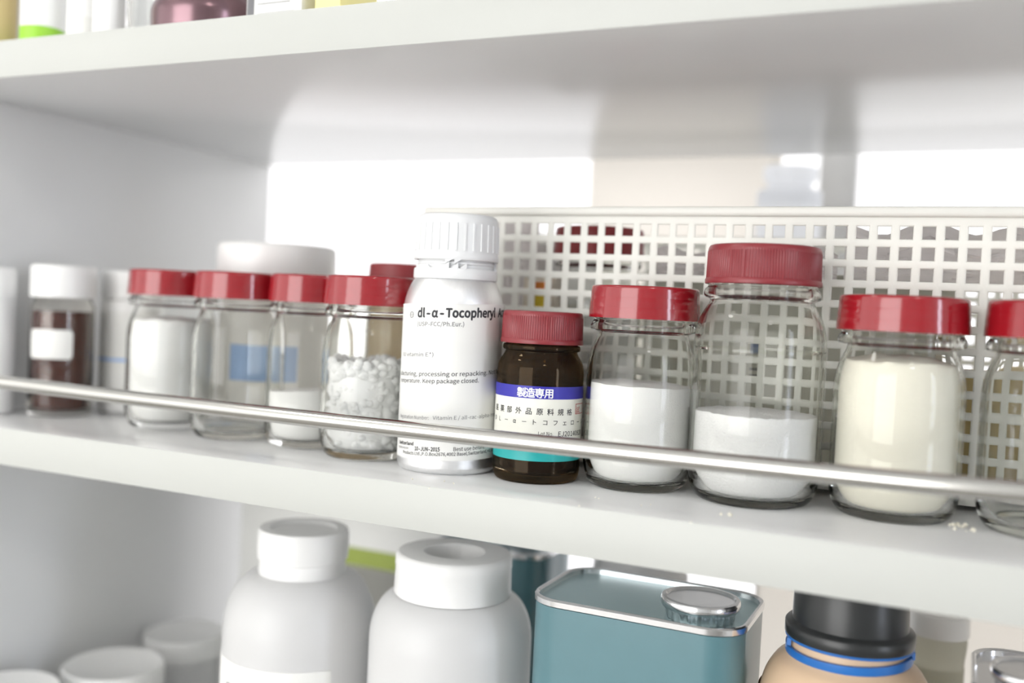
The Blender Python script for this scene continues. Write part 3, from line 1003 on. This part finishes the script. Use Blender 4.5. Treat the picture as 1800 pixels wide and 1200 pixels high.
t, h = pe_bottle(-.459, .100, .0585, .0345, -.066, 'milky plastic bottle with a narrow stepped neck and paper label on the lower shelf', .034, .078)
nk = lathe('neck_collar', [(.0300, h - .034), (.0330, h - .034), (.0334, h - .0325), (.0325, h - .024), (.0345, h - .0225), (.0350, h - .015), (.0348, h - .003), (.0335, h), (.026, h), (.024, h - .002), (0, h - .003)], M['wplastic'], t, segs=96)
l_ = band('label', M['paper'], .0588, .06, h - .093, -65, 60, t)
for k, (a0, a1, zz) in enumerate(((-25, -2, .004), (2, 20, .004), (22, 30, .0045), (-22, 10, .014))):
    band('print_line', M['greyink'], .0590, h - .093 - .016 - zz, h - .093 - .014 - zz + .002, a0, a1, l_, segs=10)
band('red_print', M['redink'], .0590, h - .122, h - .118, 10, 32, l_, segs=10)
t, h = pe_bottle(-.3265, .100, .0583, .0415, -.065, 'milky plastic bottle with a wide open-centred screw cap on the lower shelf', .030, .062)
lathe('screw_cap', [(.037, h - .0295), (.0418, h - .0295), (.0422, h - .0285), (.0416, h - .010), (.0420, h - .009), (.0418, h - .003), (.0405, h - .0006), (.039, h), (.0222, h), (.0212, h - .001), (.0210, h - .022), (0, h - .022)],
      M['wplastic'], t, segs=288, sharp=45, ribs=(72, .0003, h - .027, h - .011))


def can(x0, x1, y0, y1, zt, label, mat, capx, capy, capr, rr=.022, name='metal_can', dish=.004, lidmat=None):
    t = thing(name, label, 'can', ((x0 + x1) / 2, (y0 + y1) / 2, Z))
    w_, d, h = (x1 - x0) / 2, (y1 - y0) / 2, zt - Z

    def outline(off, r):
        pts = []
        W_, D_ = w_ - off, d - off
        r = max(r - off, .002)
        for cx, cy, a0 in ((W_ - r, -D_ + r, -90), (W_ - r, D_ - r, 0), (-W_ + r, D_ - r, 90), (-W_ + r, -D_ + r, 180)):
            for k in range(9):
                a = math.radians(a0 + 90 * k / 8)
                pts.append((cx + r * math.cos(a), cy + r * math.sin(a)))
        return pts

    def loft(nm, secs, m, close=True):
        bm = bmesh.new()
        rings = [[bm.verts.new((px, py, zz)) for px, py in outline(off, rr)] for off, zz in secs]
        n = len(rings[0])
        for A, B in zip(rings, rings[1:]):
            for i in range(n):
                bm.faces.new((A[i], A[(i + 1) % n], B[(i + 1) % n], B[i]))
        if close:
            bm.faces.new(rings[-1])
            bm.faces.new(rings[0][::-1])
        bmesh.ops.recalc_face_normals(bm, faces=bm.faces)
        return from_bm(nm, bm, M[m], t, sharp=40)
    loft('can_body', [(.001, .002), (0, .003), (0, h - .0052), (.001, h - .0052)], mat)
    loft('rim_seam', [(.0002, h - .005), (-.0009, h - .0044), (-.0010, h - .001), (-.0002, h), (.0012, h), (.0022, h - .001), (.0024, h - dish)], 'chrome', close=False)
    loft('lid_panel', [(.0022, h - dish - .0008), (.0022, h - dish)], lidmat or mat)
    c_ = lathe('screw_cap', [(capr * .80, 0), (capr * .86, .0002), (capr * .88, .006), (capr * .97, .0070), (capr, .0085), (capr, .0115), (capr * .97, .0128), (capr * .88, .0130), (capr * .84, .0115), (0, .0105)], M['chrome'], t,
               (capx - (x0 + x1) / 2, capy - (y0 + y1) / 2, h - dish), segs=96, sharp=50, ribs=(24, .0006, .0001, .0062))
    return t


can(-.2500, -.1120, .056, .150, -.0735, 'teal rectangular metal can with silver screw cap on the lower shelf', 'teal', -.1435, .088, .0250, lidmat='teallid')
can(.0130, .1500, .050, .140, -.0800, 'bare metal can with silver screw cap at the bottom right corner', 'chrome', .0440, .078, .0230)
# tan bottle with black cap and blue ring
t = thing('tan_bottle', 'tan plastic bottle with black screw cap and loose blue ring on the lower shelf', 'bottle', (-.0550, .100, Z))
h = -.036 - Z
lathe('body', [(0, .001)] + smooth_prof([(.042, .001), (.047, 0), (.050, .003), (.0515, .010), (.0515, h - .088), (.0508, h - .080), (.0480, h - .068), (.0425, h - .058), (.0368, h - .053), (.0345, h - .050), (.0340, h - .047)], 4) +
      [(.0335, h - .03), (0, h - .03)], M['tan'], t, segs=96, sharp=50)
lathe('cap', [(.033, h - .0415), (.0370, h - .0415), (.0376, h - .0405), (.0376, h - .0345), (.0368, h - .0335), (.0342, h - .0325), (.0336, h - .032), (.0330, h - .002), (.0320, h), (0, h)], M['black'], t, segs=288, sharp=40,
      ribs=(72, .0004, h - .0402, h - .0348))
lathe('blue_gasket', [(.034, h - .0432), (.0368, h - .0432), (.0372, h - .0424), (.0368, h - .0416), (.034, h - .0416)], M['blue'], t, segs=96)
rg = lathe('blue_ring', [(.0346, -.0025), (.0366, -.0025), (.0368, -.002), (.0366, .0025), (.0346, .0025)], M['blue'], t, (0, 0, h - .0490), segs=96)
rg.rotation_euler = (math.radians(2), math.radians(-2), 0)
for a in (-62, 85):
    box('bridge', -.0012, .0012, -.0008, .0008, -.0045, 0, M['blue'], t, loc=(.0366 * math.sin(math.radians(a)), -.0366 * math.cos(math.radians(a)), h - .0428))

# white-lidded jars at the lower left


def lidded(x, y, R, zt, label, hcap=.022):
    t = thing('lidded_jar', label, 'jar', (x, y, Z), group='white-lidded jars in the lower left corner')
    h = zt - Z
    lathe('body', [(0, .001)] + smooth_prof([(R * .8, .001), (R * .9, 0), (R * .95, .004), (R * .95, h - hcap - .008), (R * .92, h - hcap - .003), (R * .9, h - hcap + .001)], 3) + [(0, h - hcap + .001)], M['pe'], t, segs=64, sharp=50)
    lathe('lid', [(R * .93, h - hcap + .001), (R * .99, h - hcap), (R, h - hcap + .002), (R * .995, h - .004), (R * .975, h - .001), (R * .94, h), (R * .9, h - .0006), (R * .88, h - .0012), (0, h - .0012)], M['wplastic'], t, segs=192, sharp=45,
          ribs=(64, .0003, h - hcap + .003, h - .005))


lidded(-.7060, .1500, .0455, -.2370, 'middle of three white-lidded jars in the lower left corner')
lidded(-.7300, .2680, .0410, -.2440 + .0, 'rearmost white-lidded jar beside the narrow-necked milky bottle')
lidded(-.7280, .0520, .0450, -.2330, 'frontmost white-lidded jar, barely in the picture at the bottom left')
# things further back on the lower shelf
t = thing('plastic_board', 'large pale translucent board standing behind the tan bottle on the lower shelf', 'board', (.13, .400, Z))
box('sheet', -.2950, .300, -.0012, .0012, 0, -.034 - Z, M['frosted'], t)
for k in range(2):
    box('edge_strip', (-.2965, .2985)[k], (-.2950, .300)[k], -.002, .002, 0, -.034 - Z, M['wplastic'], t)

t, w_, d, h = carton('banded_box', 'white box with an olive green band behind the two milky bottles', -.705, -.455, .320, .420, Z, -.040, 'paper', bev=.002)
box('olive_band', -.020, w_ + .0003, -d - .0004, -d, h - .118, h - .100, M['olive'], t)
box('grey_band', -.020, w_ + .0003, -d - .0004, -d, h - .190, h - .118, M['grey'], t)
can(-.4200, -.3150, .230, .320, -.0950, 'second teal metal can standing further back on the lower shelf', 'teal', -.35, .27, .02)
white_bottle(-.2480, .300, .0420, -.060 - Z, -.085 - Z, 'white bottle behind the teal can on the lower shelf', z=Z, body='pe')
white_bottle(-.0080, .300, .0200, -.105 - Z, -.122 - Z, 'small white-capped bottle behind the tan bottle on the lower shelf', z=Z, body='grey', name='small_bottle', capr=1.1)

# ------------------------------------------------------------------ upper shelf
U = H + T
white_bottle(-.7560, .0420, .0190, .12, .095, 'narrow brown bottle at the far left of the upper shelf', z=U, body='tanbox', name='brown_bottle')
t = white_bottle(-.7050, .0500, .0170, .14, .115, 'white tube-shaped bottle with a green band on the upper shelf', z=U, capr=.9)
band('green_band', M['green'], .0172, .0, .0225, -150, 150, t)
l_ = white_bottle(-.6600, .0520, .0130, .11, .06, 'slim bottle with white label and grey shoulder on the upper shelf', z=U, cap='chrome', name='small_bottle')
band('label', M['paper'], .0132, .004, .028, -120, 150, l_)
white_bottle(-.6260, .0480, .0135, .12, .095, 'plain white bottle beside the purple flask on the upper shelf', z=U, name='white_bottle')
t = thing('purple_flask', 'dark purple glass flask lying close to the front of the upper shelf', 'flask', (-.5330, .0560, U))
lathe('glass_body', [(0, .001)] + smooth_prof([(.034, .001), (.038, 0), (.041, .004), (.042, .012), (.041, .024), (.030, .040), (.018, .052), (.014, .060), (.014, .085)], 4) + [(0, .085)], M['purple'], t, segs=72, sharp=50)
lathe('stopper', [(.0145, .085), (.016, .086), (.016, .098), (0, .099)], M['wplastic'], t, segs=48)
jar(-.5935, .0480, .0120, 'slim clear glass jar between the white bottle and the purple flask', z=U, zs=.090, zt=.104, capmat='wplastic', group=None)
t, w_, d, h = carton('printed_carton', 'white carton with small print on the upper shelf', -.4760, -.4280, .030, .075, U, U + .11, 'paper', cat='box')
box('code_print', -w_ + .001, -w_ + .007, -d - .0002, -d, .008, .030, M['greyink'], t)
for k in range(3):
    box('print_line', -w_ + .010, w_ - .006 - k * .004, -d - .0002, -d, .010 + k * .007, .0106 + k * .007, M['greyink'], t)
carton('yellow_carton', 'yellow carton at the top edge, on the upper shelf', -.4170, -.3960, .030, .075, U, U + .09, 'pyellow')

# ------------------------------------------------------------------ crumbs spilled on the middle shelf
bm = bmesh.new()
rnd = random.Random(5)
for (cx, cy, n, s) in ((-.118, .030, 3, .003), (-.0010, .086, 9, .006), (.004, .076, 6, .005), (-.30, .02, 5, .06), (-.15, .02, 6, .05)):
    for i in range(n):
        r = rnd.uniform(.0004, .0016 if s < .02 else .0006)
        g = bmesh.ops.create_icosphere(bm, subdivisions=1, radius=r)
        p = Vector((cx + rnd.uniform(-s, s), cy + rnd.uniform(-s, s) * .5, r * .7))
        for vv in g['verts']:
            vv.co = vv.co * rnd.uniform(.75, 1.2) + p
            vv.co.z = max(vv.co.z, 0)
o = from_bm('crumbs', bm, M['cream'], None, sharp=None)
tag(o, 'spilled powder crumbs along the front of the middle shelf', 'crumbs', kind='stuff')
